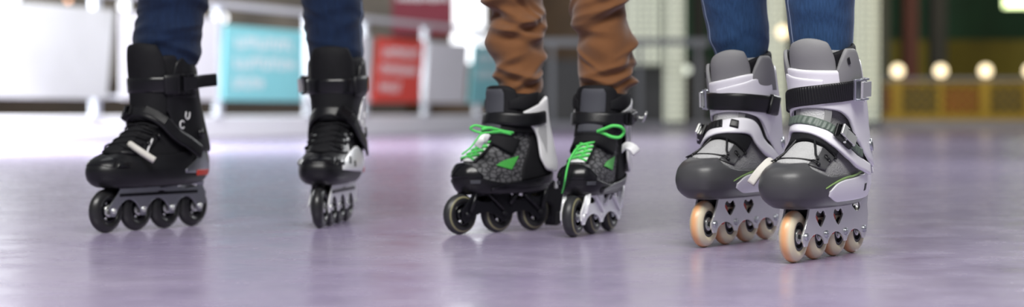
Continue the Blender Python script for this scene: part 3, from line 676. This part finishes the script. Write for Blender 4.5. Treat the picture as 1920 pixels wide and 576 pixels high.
def black_skate(front, rear, s, label, lean=0.0, tail=None, tab=None, tabn=None):
    sk = skate_root(front, rear, label); ax = [0, -.084, -.168, -.252]; R = .042
    w0 = wheel(sk, 0, R, .012, M['urethane_black'], M['black_gloss'], M['chrome']); axle(w0, .0215, M['chrome'])
    for a in ax[1:]: wheel(sk, a, R, .012, None, None, None, w0)
    out = scallop(ax, .012, -.264, .032, .064, .012, 110, .6)+[(-.268, .048), (-.270, .070), (-.262, .080), (-.262, .096), (-.17, .096), (-.165, .084), (-.135, .082), (-.12, .086), (-.02, .086), (-.012, .074), (.004, .058), (.012, .048)]
    holes = [loop([(-.150, .074), (-.140, .078), (-.125, .076), (-.13, .071)], 24), loop([(-.184, .085), (-.19, .090), (-.24, .090), (-.246, .084), (-.24, .080), (-.19, .079)], 30)]
    for y in (-.0195, .0195): plate('frame_plate', [out]+holes, y, .0034, .0009, M['satin'] if s < 0 else M['bright_lit_metal'], sk)  # frame, heel block and guard: the paler copy has side light painted in
    mb = MB(); mb.add(*rbox(-.055, 0, .089, .085, .046, .010)); mb.add(*rbox(-.215, 0, .103, .105, .048, .014)); mb.build('mount', M['black_frame'], sk, smooth=False, recalc=True)
    for y in (-.0225, .0225):
        box('frame_groove', (-.130, y, .0715), (.225, .0020, .0060), M['black_frame'], sk); box('heel_block', (-.218, y, .0905), (.085, .0060, .0090), M['satin'] if s < 0 else M['bright_lit_metal'], sk, r=.002)
    B = Body([(.088, .006, -.252, .032, .08, 2.6), (.094, .022, -.268, .041, .10, 2.6), (.104, .032, -.278, .0465, .12, 2.6), (.118, .036, -.282, .0485, .10, 2.5), (.132, .030, -.282, .047, .06, 2.5), (.142, .012, -.280, .0455, .02, 2.4),
              (.152, -.010, -.277, .0435, -.02, 2.3), (.168, -.044, -.272, .041, -.04, 2.3), (.19, -.078, -.264, .039, -.03, 2.3), (.215, -.098, -.254, .039, 0, 2.3), (.24, -.108, -.243, .040, 0, 2.3), (.28, -.110, -.230, .043, 0, 2.3), (.32, -.104, -.224, .044, 0, 2.2), (.355, -.100, -.220, .044, 0, 2.2), (.362, -.100, -.220, .043, 0, 2.1)], lean, s)
    B.solid('upper', M['black_matt'], sk, z1=.34)
    patch('shell', B, 0, 360, .0885, [(0, .146), (25, .150), (50, .146), (90, .150), (130, .170), (180, .178), (230, .170), (270, .150), (310, .146), (335, .150), (360, .146)], .0005, .0035, M['black'], sk, 120, 24)
    patch('toe_ridge', B, -34, 34, [(-34, .124), (0, .128), (34, .124)], [(-34, .138), (0, .145), (34, .138)], .0035, .002, M['black_gloss'], sk, 50, 12)
    for q in (1, -1):
        patch('toe_vent', B, 36, 52, .124, .134, .0035, .0035, M['black_gloss'], sk, 20, 10, .002, s=q)
        patch('heel_guard', B, 104, 172, [(104, .112), (172, .106)], [(104, .118), (125, .150), (150, .178), (172, .190)], .004, .0028, M['satin'] if s < 0 else M['bright_lit_metal'], sk, 34, 14, s=q)
        patch('heel_reflector', B, 118, 146, .106, .116, .0072, .0014, M['red'], sk, 20, 8, s=q)
        patch('eyelet_stay', B, 24, 60, [(24, .150), (60, .146)], [(24, .205), (60, .178)], .001, .005, M['black'], sk, 30, 12, s=q)
    patch('vamp', B, -26, 26, .149, .205, .001, .006, M['black_matt'], sk, 44, 14, .003)
    patch('collar', B, 40, 320, .24, [(40, .340), (90, .346), (130, .352), (180, .366), (230, .352), (270, .346), (320, .340)], .001, .009, M['black_matt'], sk, 90, 14, .002)
    patch('tongue', B, -54, 54, .210, [(-54, .305), (-48, .345), (-34, .362), (0, .366), (34, .362), (48, .345), (54, .305)], .003, .010, M['black_matt'], sk, 60, 20, .006)
    for q in (1, -1): patch('cuff_wing', B, 62, 118, .26, [(62, .300), (74, .330), (95, .342), (118, .318)], .0090, .005, M['black'], sk, 44, 14, .002, s=q)
    patch('side_guard', B, 48, 108, [(48, .116), (108, .108)], [(48, .124), (66, .150), (84, .160), (108, .140)], .004, .003, M['bright_lit_metal'], sk, 34, 12, s=s)
    patch('guard_mark', B, 62, 68, .126, .139, .0070, .0006, M['black'], sk, 12, 8, s=s); patch('guard_mark', B, 76, 81, .120, .131, .0070, .0006, M['black'], sk, 12, 8, s=s)
    patch('cuff_trim', B, 68, 100, [(68, .214), (100, .178)], [(68, .224), (84, .262), (100, .268)], .0137, .0020, M['bright_lit_metal'], sk, 24, 12, s=s)
    lo = [(-180, .150), (-130, .150), (-95, .170), (-70, .205), (-45, .240), (0, .262), (45, .240), (70, .205), (95, .170), (130, .150), (180, .150)]
    patch('cuff', B, -180, 180, lo, [(-180, .325), (-110, .318), (-80, .298), (0, .292), (80, .298), (110, .318), (180, .325)], .0090, .0045, M['black'], sk, 150, 22)
    for q in (1, -1):
        Cc, Nn = spath(B, [(118, .188), (119, .1885)], 4, q); c, n_ = Vector(Cc[1]), Vector(Nn[1]); V, Fc = tube_vf([c+n_*.012, c+n_*.0175], .011, 24); mk('cuff_pivot', V, Fc, M['black_gloss'], sk, recalc=True)
    # strap around the ankle with its loose end standing off behind
    band('cuff_strap', B, [(-118, .282), (-80, .284), (-40, .284), (0, .284), (40, .285), (82, .288), (112, .290)], .0160, .0145, .0060, M['black_gloss'], sk, 110, None, s if s > 0 else 1)
    if tail:
        Cc, Nn = spath(B, [(92, .289), (112, .291)], 8, 1); d = nrm((Cc[-1]-Cc[0])[None])[0]; e = Cc[-1]+Nn[-1]*.022
        pts = np.stack([Cc[3]+Nn[3]*.020, e+d*.01, e+d*.03+Nn[-1]*.004, e+d*tail+Nn[-1]*.008]); c = resample(pts, 24); V, Fc = ribbon(c, np.repeat(Nn[-1][None], 24, 0), .0125, 0, .005); mk('strap_tail', V, Fc, M['black'], sk, recalc=True)
    Cc, Nn = spath(B, [(56, .286), (92, .289)], 9, -s); buckle(sk, Cc[6]+Nn[6]*.017, Nn[6], Cc[8]-Cc[0], (.042, .036, .014), M['black_gloss'] if s < 0 else M['chrome'], M['black'])
    Cc, Nn = spath(B, [(44, .285), (80, .288)], 9, s if s > 0 else 1); V, Fc = ribbon(Cc, Nn, .020, .0165, .007); mk('strap_keeper', V, Fc, M['black'], sk, recalc=True)
    # 45 degree instep strap
    band('instep_strap', B, [(-120, .150), (-85, .180), (-48, .212), (-10, .228), (15, .226), (48, .212), (85, .180), (120, .150)], .0135, .0130, .0045, M['black'], sk, 80, None, 1)
    band('ratchet', B, [(14, .229), (34, .222), (52, .211)], .0085, .0175, .0025, M['black'], sk, 50, .5, 1)
    Cc, Nn = spath(B, [(10, .228), (40, .216)], 9, s); buckle(sk, Cc[4]+Nn[4]*.016, Nn[4], Cc[8]-Cc[0], (.030, .022, .010), M['black_gloss'], M['black'], 'instep_buckle')
    mb = MB()
    for z in (.156, .168, .180, .194):
        for q in (1, -1):
            Cc, Nn = spath(B, [(-46*q, z-.004), (-20*q, z+.002), (0, z+.006), (20*q, z+.009), (46*q, z+.004)], 20); mb.add(*tube_vf(Cc+Nn*(.0095+.001*q), .0020, 8))
    mb.build('laces', M['black_matt'], sk, recalc=True)
    for q in (1, -1):
        for th, z in ((42, .153), (50, .166), (56, .182)):
            Cc, Nn = spath(B, [(th, z), (th+2, z)], 4, q); c, n_ = Vector(Cc[1]), Vector(Nn[1]); V, Fc = tube_vf([c+n_*.004, c+n_*.012], [.005, .0035], 12); mk('lace_hook', V, Fc, M['black_gloss'], sk, recalc=True)
    # pale printed line and mark
    Cc, Nn = spath(B, [(66, .142), (60, .152), (55, .164), (51, .176)], 16, 1); V, Fc = ribbon(Cc, Nn, .0018, .0062, .0010); mk('stripe', V, Fc, M['white_mark'], sk, recalc=True)
    mb = MB()
    for i, (th, z) in enumerate(((80, .206), (87, .221))):
        o_, n_ = spath(B, [(th, z), (th+8, z)], 3, 1); c = Vector(o_[0]); n_ = Vector(n_[0]); e = (Vector(o_[2])-c).normalized(); f = n_.cross(e); f = f if f.z > 0 else -f
        if i == 0: ring = [c+n_*.0185+e*.006*math.cos(a)+f*.0075*math.sin(a) for a in np.linspace(.6, 5.6, 16)]
        else: ring = [c+n_*.0185+e*a+f*b for a, b in ((-.004, .011), (-.004, -.001), (0, -.004), (.005, -.001), (.007, .010))]
        mb.add(*tube_vf(resample([tuple(v) for v in ring], 24), .0014, 6))
    mb.build('emblem', M['white_mark'], sk, recalc=True)
    Cc, Nn = spath(B, [(28, .296), (2, .297), (-20, .297)], 10, 1); V, Fc = ribbon(Cc, Nn, .0018, .0175, .0010); mk('red_trim', V, Fc, M['red'], sk, recalc=True)
    if tab:
        p = [W2L(sk, px(*q)) for q in tab]; V, Fc = tube_vf(resample([tuple(v) for v in p], 16), .0066, 12); mk('pull_tab', V, Fc, M['beige'], sk, recalc=True)
    return sk, B
black_skate((-.7755, 3.562), (-.648, 3.780), -1, 'black inline skate at the far left with a beige pull tab', tail=.045, tab=[(243, 270, 3.585), (256, 279, 3.575), (274, 291, 3.573), (290, 301, 3.575)])
black_skate((-.3816, 3.710), (-.354, 3.960), 1, 'black inline skate seen nearly head on beside the turquoise banner')

def kid_skate(front, rear, s, label, lean=0.0, metal='black_frame', brake=False, lace_tab=None):
    sk = skate_root(front, rear, label); d = .094 if brake else .100; R = .0385; ax = [0, -d, -2*d]
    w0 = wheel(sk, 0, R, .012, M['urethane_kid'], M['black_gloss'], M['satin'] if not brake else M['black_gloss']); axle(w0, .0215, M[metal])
    for a in ax[1:]: wheel(sk, a, R, .012, None, None, None, w0)
    out = scallop(ax, .012, ax[-1]-.012, .024, .042, .013, 100, .6)+[(ax[-1]-.016, .045), (ax[-1]-.018, .070), (ax[-1]-.024, .088), (ax[-1]-.020, .096), (-.13, .090), (-.10, .084), (-.045, .080), (-.018, .080), (-.008, .066), (.012, .046)]
    m_ = ax[1]
    holes = [loop([(-.030, .062), (-.022, .072), (-.050, .073), (-.066, .066), (-.055, .060)], 30), loop([(m_-.022, .064), (m_-.012, .075), (m_-.040, .080), (m_-.062, .072), (m_-.050, .063)], 30), loop([(m_-.075, .068), (m_-.070, .080), (m_-.095, .084), (m_-.098, .068)], 30)]
    for y in (-.0195, .0195): plate('frame_plate', [out]+holes, y, .0040, .0010, M[metal], sk)  # one frame model: dark copy for shade, bright copy for side light
    for y in (-.0235, .0235):
        for a, b in (((-.006, .043), (-.022, .082)), ((ax[1]+.004, .045), (ax[1]+.045, .078)), ((ax[1]-.012, .056), (ax[1]-.045, .088)), ((ax[2]+.006, .044), (ax[2]+.045, .074)), ((ax[2]-.004, .045), (ax[2]-.014, .090))):
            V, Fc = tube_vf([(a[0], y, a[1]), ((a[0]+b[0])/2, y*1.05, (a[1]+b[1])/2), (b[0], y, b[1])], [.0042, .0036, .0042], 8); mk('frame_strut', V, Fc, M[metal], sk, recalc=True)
    mb = MB(); mb.add(*rbox(-.05, 0, .083, .08, .044, .008)); mb.add(*rbox(-.185, 0, .093, .085, .046, .010)); mb.build('mount', M['black_frame'], sk, smooth=False, recalc=True)
    B = Body([(.078, -.014, -.208, .030, .10, 2.6), (.086, -.004, -.218, .037, .12, 2.7), (.098, .002, -.224, .0405, .12, 2.7), (.112, .003, -.226, .0415, .10, 2.6), (.124, -.002, -.226, .041, .08, 2.5), (.134, -.014, -.225, .0395, .04, 2.4),
              (.144, -.032, -.222, .038, 0, 2.3), (.158, -.052, -.218, .0365, -.03, 2.3), (.175, -.072, -.213, .035, -.02, 2.3), (.195, -.086, -.206, .035, 0, 2.3), (.22, -.096, -.198, .037, 0, 2.3), (.25, -.098, -.193, .0385, 0, 2.3), (.28, -.096, -.190, .0385, 0, 2.2)], lean, s, .004)
    B.solid('upper', M['scales'], sk, z1=.262)
    patch('shell', B, 0, 360, .0785, [(0, .113), (30, .114), (55, .103), (90, .096), (130, .103), (180, .118), (230, .103), (270, .096), (305, .103), (330, .114), (360, .113)], .0005, .0040, M['black'], sk, 110, 18)
    patch('toe_cap', B, -46, 46, .107, [(-46, .112), (-25, .126), (0, .131), (25, .126), (46, .112)], .003, .0035, M['black_gloss'], sk, 50, 12)
    for q in (1, -1):
        patch('shell_rib', B, 58, 150, [(58, .084), (100, .090), (150, .096)], [(58, .090), (100, .102), (150, .114)], .0040, .0040, M['black_gloss'], sk, 44, 10, s=q)
        patch('toe_vent', B, 24, 42, .097, .103, .0040, .0022, M['grey_dark_pad'], sk, 20, 8, s=q)
        # green arrow head printed on the side
        patch('print', B, 62, 84, [(62, .1295), (72, .126), (84, .121)], [(62, .1305), (66, .137), (84, .147)], .0012, .0012, M['green_print'], sk, 24, 8, s=q)
    patch('heel_panel', B, 92, 268, [(92, .100), (180, .115), (268, .100)], [(92, .205), (180, .24), (268, .205)], .0012, .003, M['black_matt'], sk, 70, 16)
    patch('vamp', B, -20, 20, .136, [(-20, .166), (0, .172), (20, .166)], .0015, .0025, M['white_plain'], sk, 40, 12)
    for q in (1, -1): patch('eyelet_stay', B, 19, 25, .134, .170, .0025, .0040, M['black'], sk, 14, 14, s=q)
    patch('instep_flap', B, -74, 74, [(-74, .148), (-35, .163), (0, .169), (35, .163), (74, .148)], [(-74, .178), (0, .193), (74, .178)], .0030, .0065, M['black_matt'], sk, 60, 12, .001)
    patch('collar', B, 36, 324, .19, [(36, .268), (90, .266), (130, .270), (180, .286), (230, .270), (270, .266), (324, .268)], .001, .009, M['black_matt'], sk, 90, 14, .002)
    patch('tongue', B, -58, 58, .180, [(-58, .250), (-50, .274), (-30, .281), (0, .282), (30, .281), (50, .274), (58, .250)], .003, .008, M['black_matt'], sk, 60, 20, .004)
    patch('tongue_pad', B, -26, 26, .186, [(-26, .268), (-20, .276), (20, .276), (26, .268)], .011, .004, M['grey_dark_pad'], sk, 40, 18, .004)
    for q in (1, -1): patch('collar_roll', B, 34, 100, [(34, .236), (60, .236), (100, .248)], [(34, .252), (60, .262), (100, .270)], .012, .003, M['black_matt'], sk, 40, 12, .003, s=q)
    # white cuff: a hoop open at the front
    lo = [(66, .224), (80, .212), (96, .186), (110, .140), (124, .118), (150, .114), (180, .114)]; hi = [(66, .232), (84, .240), (104, .250), (130, .260), (180, .262)]
    lo2 = lo+[(360-a, b) for a, b in lo[::-1][1:]]; hi2 = hi+[(360-a, b) for a, b in hi[::-1][1:]]
    patch('cuff', B, 66, 294, lo2, hi2, .0110, .0045, M['white_plain'], sk, 100, 22)
    for q in (1, -1): patch('cuff_inset', B, 96, 118, [(96, .192), (118, .150)], [(96, .206), (118, .206)], .0156, .0008, M['light_grey'], sk, 30, 10, s=q)
    band('cuff_strap', B, [(-112, .222), (-80, .218), (-40, .216), (0, .215), (40, .216), (80, .222), (108, .226)], .0125, .0158, .0048, M['black'], sk, 110, None, s)
    Cc, Nn = spath(B, [(60, .219), (92, .224)], 9, s); buckle(sk, Cc[6]+Nn[6]*.019, Nn[6], Cc[8]-Cc[0], (.034, .026, .010), M['black_gloss'], M['black'])
    Cc, Nn = spath(B, [(60, .218), (108, .226)], 9, s)
    c = resample([Cc[7]+Nn[7]*.030, Cc[7]+Nn[7]*.038-np.array([0, 0, .004]), Cc[6]+Nn[6]*.046+np.array([0, 0, .010])], 12); V, Fc = ribbon(c, np.repeat(Nn[7][None], 12, 0), .006, 0, .0035); mk('buckle_lever', V, Fc, M['chrome'], sk, recalc=True)
    # laces crossing the vamp
    mb = MB()
    for z in (.138, .146, .154, .162):
        for q in (1, -1):
            Cc, Nn = spath(B, [(-19*q, z-.002), (0, z+.003), (19*q, z+.007)], 14); mb.add(*tube_vf(Cc+Nn*(.0068+.0012*q), .0021, 8))
    return sk, B, mb

# left one of the pair: side view, heel brake, loose bow
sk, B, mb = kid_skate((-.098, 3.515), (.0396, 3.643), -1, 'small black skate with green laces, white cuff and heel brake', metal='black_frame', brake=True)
def world_tube(mbx, sk, pts, r, n=40): mbx.add(*tube_vf(resample([tuple(W2L(sk, px(*q))) for q in pts], n), r, 8))
world_tube(mb, sk, [(962, 249, 3.50), (945, 246, 3.485), (925, 241, 3.47), (905, 238, 3.46), (888, 236, 3.455), (882, 240, 3.455), (893, 247, 3.46), (915, 249, 3.465), (940, 248, 3.48), (958, 252, 3.495)], .0023, 60)
world_tube(mb, sk, [(940, 246, 3.478), (920, 248, 3.465), (902, 252, 3.455), (893, 263, 3.45), (884, 275, 3.447), (866, 290, 3.445)], .0017)
world_tube(mb, sk, [(930, 243, 3.474), (918, 240, 3.465), (903, 243, 3.457)], .003, 12)
mb.build('laces', M['green'], sk, recalc=True)
p = [W2L(sk, px(*q)) for q in ((916, 262, 3.50), (908, 258, 3.495), (898, 268, 3.492), (894, 275, 3.492))]
V, Fc = ribbon(resample([tuple(v) for v in p], 12), np.repeat(np.array([tuple(W2L(sk, (0, 0, 0))-W2L(sk, (.2, 1, -.3)))]), 12, 0), .009, 0, .003); mk('flap_end', V, Fc, M['white_plain'], sk, recalc=True)
bo = [(-.200, .086), (-.232, .090), (-.252, .084), (-.268, .066), (-.274, .040), (-.266, .022), (-.246, .012), (-.236, .018), (-.232, .050), (-.214, .060), (-.200, .058)]
plate('brake_arm', [bo], 0, .030, .004, M['black'], sk)
plate('brake_pad', [[(-.240, .012), (-.262, .020), (-.268, .034), (-.240, .032)]], 0, .036, .003, M['rubber'], sk)
box('brake_clip', (-.236, .0, .088), (.006, .040, .014), M['bright_lit_metal'], sk)
# right one of the pair: nearly head on, big bow loop
sk, B, mb = kid_skate((.113, 3.440), (.188, 3.627), 1, 'small black skate with green laces and brightly lit frame, seen nearly head on', lean=.05, metal='bright_lit_metal')  # same frame as its twin, side light painted into the metal
world_tube(mb, sk, [(1120, 247, 3.465), (1135, 241, 3.455), (1150, 236, 3.45), (1165, 239, 3.452), (1170, 248, 3.46), (1163, 257, 3.462), (1148, 257, 3.46), (1134, 251, 3.462), (1122, 246, 3.468)], .0031, 60)
world_tube(mb, sk, [(1088, 273, 3.45), (1080, 280, 3.435), (1070, 296, 3.425), (1063, 318, 3.42), (1060, 335, 3.42), (1057, 352, 3.44), (1054, 362, 3.46)], .0019)
mb.build('laces', M['green'], sk, recalc=True)
p = [W2L(sk, px(*q)) for q in ((1166, 280, 3.50), (1176, 274, 3.49), (1186, 278, 3.485), (1194, 287, 3.485))]
V, Fc = ribbon(resample([tuple(v) for v in p], 12), np.repeat(np.array([tuple(W2L(sk, (0, 0, 0))-W2L(sk, (.1, 1, -.8)))]), 12, 0), .009, 0, .004); mk('flap_end', V, Fc, M['white_plain'], sk, recalc=True)

# ------------------------------------------------------------------ the wearers (only their legs are in the picture)
def fabric(name, col, noise, nscale, stretch, bump, bscale, worn=None, sheen=.1):
    m = mat(name, col, .85, 0, noise, nscale, bump, bscale, spec=.2, sheen=sheen, stretch=stretch); return m
M['navy'] = fabric('dark_navy_denim', (.006, .016, .048), .45, 140, (1, 1, .25), .5, 900)
M['denim'] = fabric('blue_denim', (.019, .052, .128), .55, 330, (1, 1, .16), .3, 1400)
M['khaki'] = fabric('brown_cotton_twill', (.165, .068, .025), .12, 60, (1, 1, 1), .25, 900, sheen=.3)
M['stitch'] = mat('pale_stitching', (.16, .20, .30), .8)
def leg_rows(path, folds, rnd, nt=132, z_hi=.46, nz=150, extra=()):
    """path rows: z, cx, cy, rx, ry ; folds: (theta, z0, slope, width, height, spread)"""
    f = [cur([(r[0], r[i]) for r in path]) for i in range(1, 5)]
    zs = np.concatenate([np.linspace(path[0][0], z_hi, nz), np.linspace(z_hi+.02, path[-1][0], 24)]); th = np.linspace(0, 2*math.pi, nt, endpoint=False)
    T, Z = np.meshgrid(th, zs); D = np.zeros_like(T)
    for (tc, z0, sl, wd, h, sp) in folds:
        dt = (T-math.radians(tc)+math.pi) % (2*math.pi)-math.pi
        u = (Z-z0-sl*dt)/wd; D += h*(np.exp(-np.abs(u)**1.7)-.55*np.exp(-(u+1.5)**2))*np.exp(-(dt/sp)**2)
    X = f[0](Z)+(f[2](Z)+D)*np.cos(T); Y = f[1](Z)+(f[3](Z)+D)*np.sin(T)
    return np.stack([X, Y, Z], -1)
def trousers(person, legs, mt, hip):
    """two legs running up into one seat, one mesh"""
    V = []; Fc = []
    for G in legs:
        nz, nt = G.shape[:2]; b = len(V); V += list(G.reshape(-1, 3))
        for i in range(nz-1):
            for j in range(nt): Fc.append((b+i*nt+j, b+i*nt+(j+1) % nt, b+(i+1)*nt+(j+1) % nt, b+(i+1)*nt+j))
        Fc.append(tuple(range(b, b+nt))[::-1]); Fc.append(tuple(range(b+(nz-1)*nt, b+nz*nt)))
    hx, hy, hz, hr = hip; rings = [(hz-.10, .55), (hz-.06, .86), (hz, 1.0), (hz+.08, .98), (hz+.16, .9)]; nt = 48; b = len(V)
    for z, k in rings:
        for j in range(nt):
            a = 2*math.pi*j/nt; V.append((hx+hr*k*math.cos(a), hy+hr*.72*k*math.sin(a), z))
    for i in range(len(rings)-1):
        for j in range(nt): Fc.append((b+i*nt+j, b+i*nt+(j+1) % nt, b+(i+1)*nt+(j+1) % nt, b+(i+1)*nt+j))
    Fc.append(tuple(range(b, b+nt))[::-1]); Fc.append(tuple(range(b+(len(rings)-1)*nt, b+len(rings)*nt)))
    o = mk('trousers', V, Fc, mt); o.data.transform(Matrix.Translation(-person.location)); o.parent = person; return o
def rfolds(rnd, n, z0, z1, h, wd, sl=.03):
    return [(rnd.uniform(0, 360), rnd.uniform(z0, z1), rnd.uniform(-sl, sl), rnd.uniform(wd*.7, wd*1.4), rnd.uniform(.5, 1)*h, rnd.uniform(.5, 1.1)) for _ in range(n)]
def seam(person, G, j, mt, name='seam', r=.0011):
    pts = G[:150, j]; c = G[:150].mean(1); n_ = nrm((pts-c)*np.array([1, 1, 0])); V, Fc = tube_vf(pts+n_*.0004, r, 6)
    o = mk(name, V, Fc, mt); o.data.transform(Matrix.Translation(-person.location)); o.parent = person; return o
rnd = random.Random(3)
# dark jeans
pl = empty('person', (-.51, 3.84, 0)); tag(pl, 'person in dark navy jeans wearing the black skates, seen from the shins down', 'person')
Y1 = 3.715; Y2 = 3.885
def cx(xp, Y): return (xp-960)/F_PX*Y
Ga = leg_rows([(.325, cx(315, Y1), Y1, .058, .060), (.36, cx(314, Y1), Y1, .066, .068), (.40, cx(317, Y1), Y1, .066, .068), (.455, cx(327, Y1), Y1, .067, .07), (.6, -.64, 3.74, .075, .08), (.86, -.59, 3.83, .09, .095)],
              rfolds(rnd, 22, .34, .46, .0045, .010), rnd)
Gb = leg_rows([(.325, cx(630, Y2), Y2, .050, .055), (.345, cx(630, Y2), Y2, .056, .060), (.38, cx(628, Y2), Y2, .058, .062), (.455, cx(623, Y2), Y2, .0625, .066), (.6, -.39, 3.89, .075, .08), (.86, -.43, 3.86, .09, .095)],
              rfolds(rnd, 22, .34, .46, .0035, .010), rnd)
trousers(pl, [Ga, Gb], M['navy'], (-.51, 3.84, .90, .19)); seam(pl, Gb, 126, M['stitch'])
# brown trousers
pm = empty('person', (.07, 3.62, 0)); tag(pm, 'child in crumpled brown trousers wearing the small skates with green laces', 'person')
Y1 = 3.62; Y2 = 3.575
fo = [(-90, .455, .012, .016, .009, 1.2), (-120, .425, -.020, .012, .012, .9), (-60, .405, .020, .011, .012, .8), (-95, .385, -.012, .010, .010, 1.0), (-150, .445, 0, .014, .014, .7), (-30, .375, .015, .012, .010, .8),
      (-100, .305, -.014, .009, .010, .9), (-50, .295, .018, .008, .010, .7), (-110, .330, .020, .009, .006, .7), (-15, .335, .03, .012, .008, .6), (-165, .30, 0, .010, .010, .6), (-165, .365, 0, .020, .008, .6), (-10, .40, .02, .014, .012, .6)]
Ga = leg_rows([(.262, cx(974, Y1), Y1, .041, .048), (.285, cx(974, Y1), Y1, .044, .050), (.32, cx(973, Y1), Y1, .046, .052), (.35, cx(967, Y1), Y1, .054, .056), (.38, cx(966, Y1), Y1, .053, .056), (.42, cx(968, Y1), Y1, .050, .056), (.47, cx(964, Y1), Y1, .057, .06), (.56, -.005, 3.62, .062, .065), (.70, .01, 3.63, .07, .075)],
              fo+rfolds(rnd, 11, .29, .47, .0055, .008, .06), rnd)
fo2 = [(-90, .445, .018, .014, .011, 1.1), (-120, .415, .015, .011, .013, .8), (-75, .425, .028, .011, .012, .9), (-140, .395, .01, .013, .012, .7), (-40, .440, .02, .012, .012, .7), (-20, .36, .05, .012, .010, .5),
       (-85, .312, .014, .009, .009, 1.0), (-45, .300, .024, .008, .010, .7), (-120, .292, -.01, .008, .008, .7), (-10, .288, .0, .010, .014, .5), (-100, .345, -.03, .02, .005, .8), (0, .325, .0, .010, .007, .5)]
Gb = leg_rows([(.262, cx(1134, Y2), Y2, .046, .050), (.285, cx(1136, Y2), Y2, .050, .052), (.32, cx(1134, Y2), Y2, .052, .054), (.36, cx(1135, Y2), Y2, .053, .056), (.395, cx(1128, Y2), Y2, .049, .056), (.42, cx(1124, Y2), Y2, .052, .056), (.47, cx(1120, Y2), Y2, .055, .06), (.56, .155, 3.58, .062, .065), (.70, .13, 3.61, .07, .075)],
              fo2+rfolds(rnd, 11, .29, .47, .0055, .008, .06), rnd)
trousers(pm, [Ga, Gb], M['khaki'], (.07, 3.62, .74, .15))
# blue jeans
pr = empty('person', (.47, 3.15, 0)); tag(pr, 'person in slim blue jeans wearing the grey and white skates', 'person')
Y1 = 3.30; Y2 = 2.975
Ga = leg_rows([(.30, cx(1392, Y1), Y1, .040, .046), (.33, cx(1389, Y1), Y1, .046, .052), (.36, cx(1386, Y1), Y1, .052, .056), (.43, cx(1375, Y1), Y1, .0575, .062), (.6, .385, 3.27, .068, .075), (.88, .40, 3.18, .085, .09)],
              rfolds(rnd, 14, .34, .46, .0018, .012), rnd)
Gb = leg_rows([(.30, cx(1540, Y2), Y2, .042, .048), (.335, cx(1540, Y2), Y2, .048, .052), (.37, cx(1538, Y2), Y2, .0515, .055), (.42, cx(1537, Y2), Y2, .0545, .060), (.6, .50, 3.0, .068, .075), (.88, .54, 3.12, .085, .09)],
              rfolds(rnd, 14, .34, .46, .0018, .012), rnd)
trousers(pr, [Ga, Gb], M['denim'], (.47, 3.15, .93, .18))
for G in (Ga, Gb):
    for j in (126, 72): seam(pr, G, j, M['stitch'])
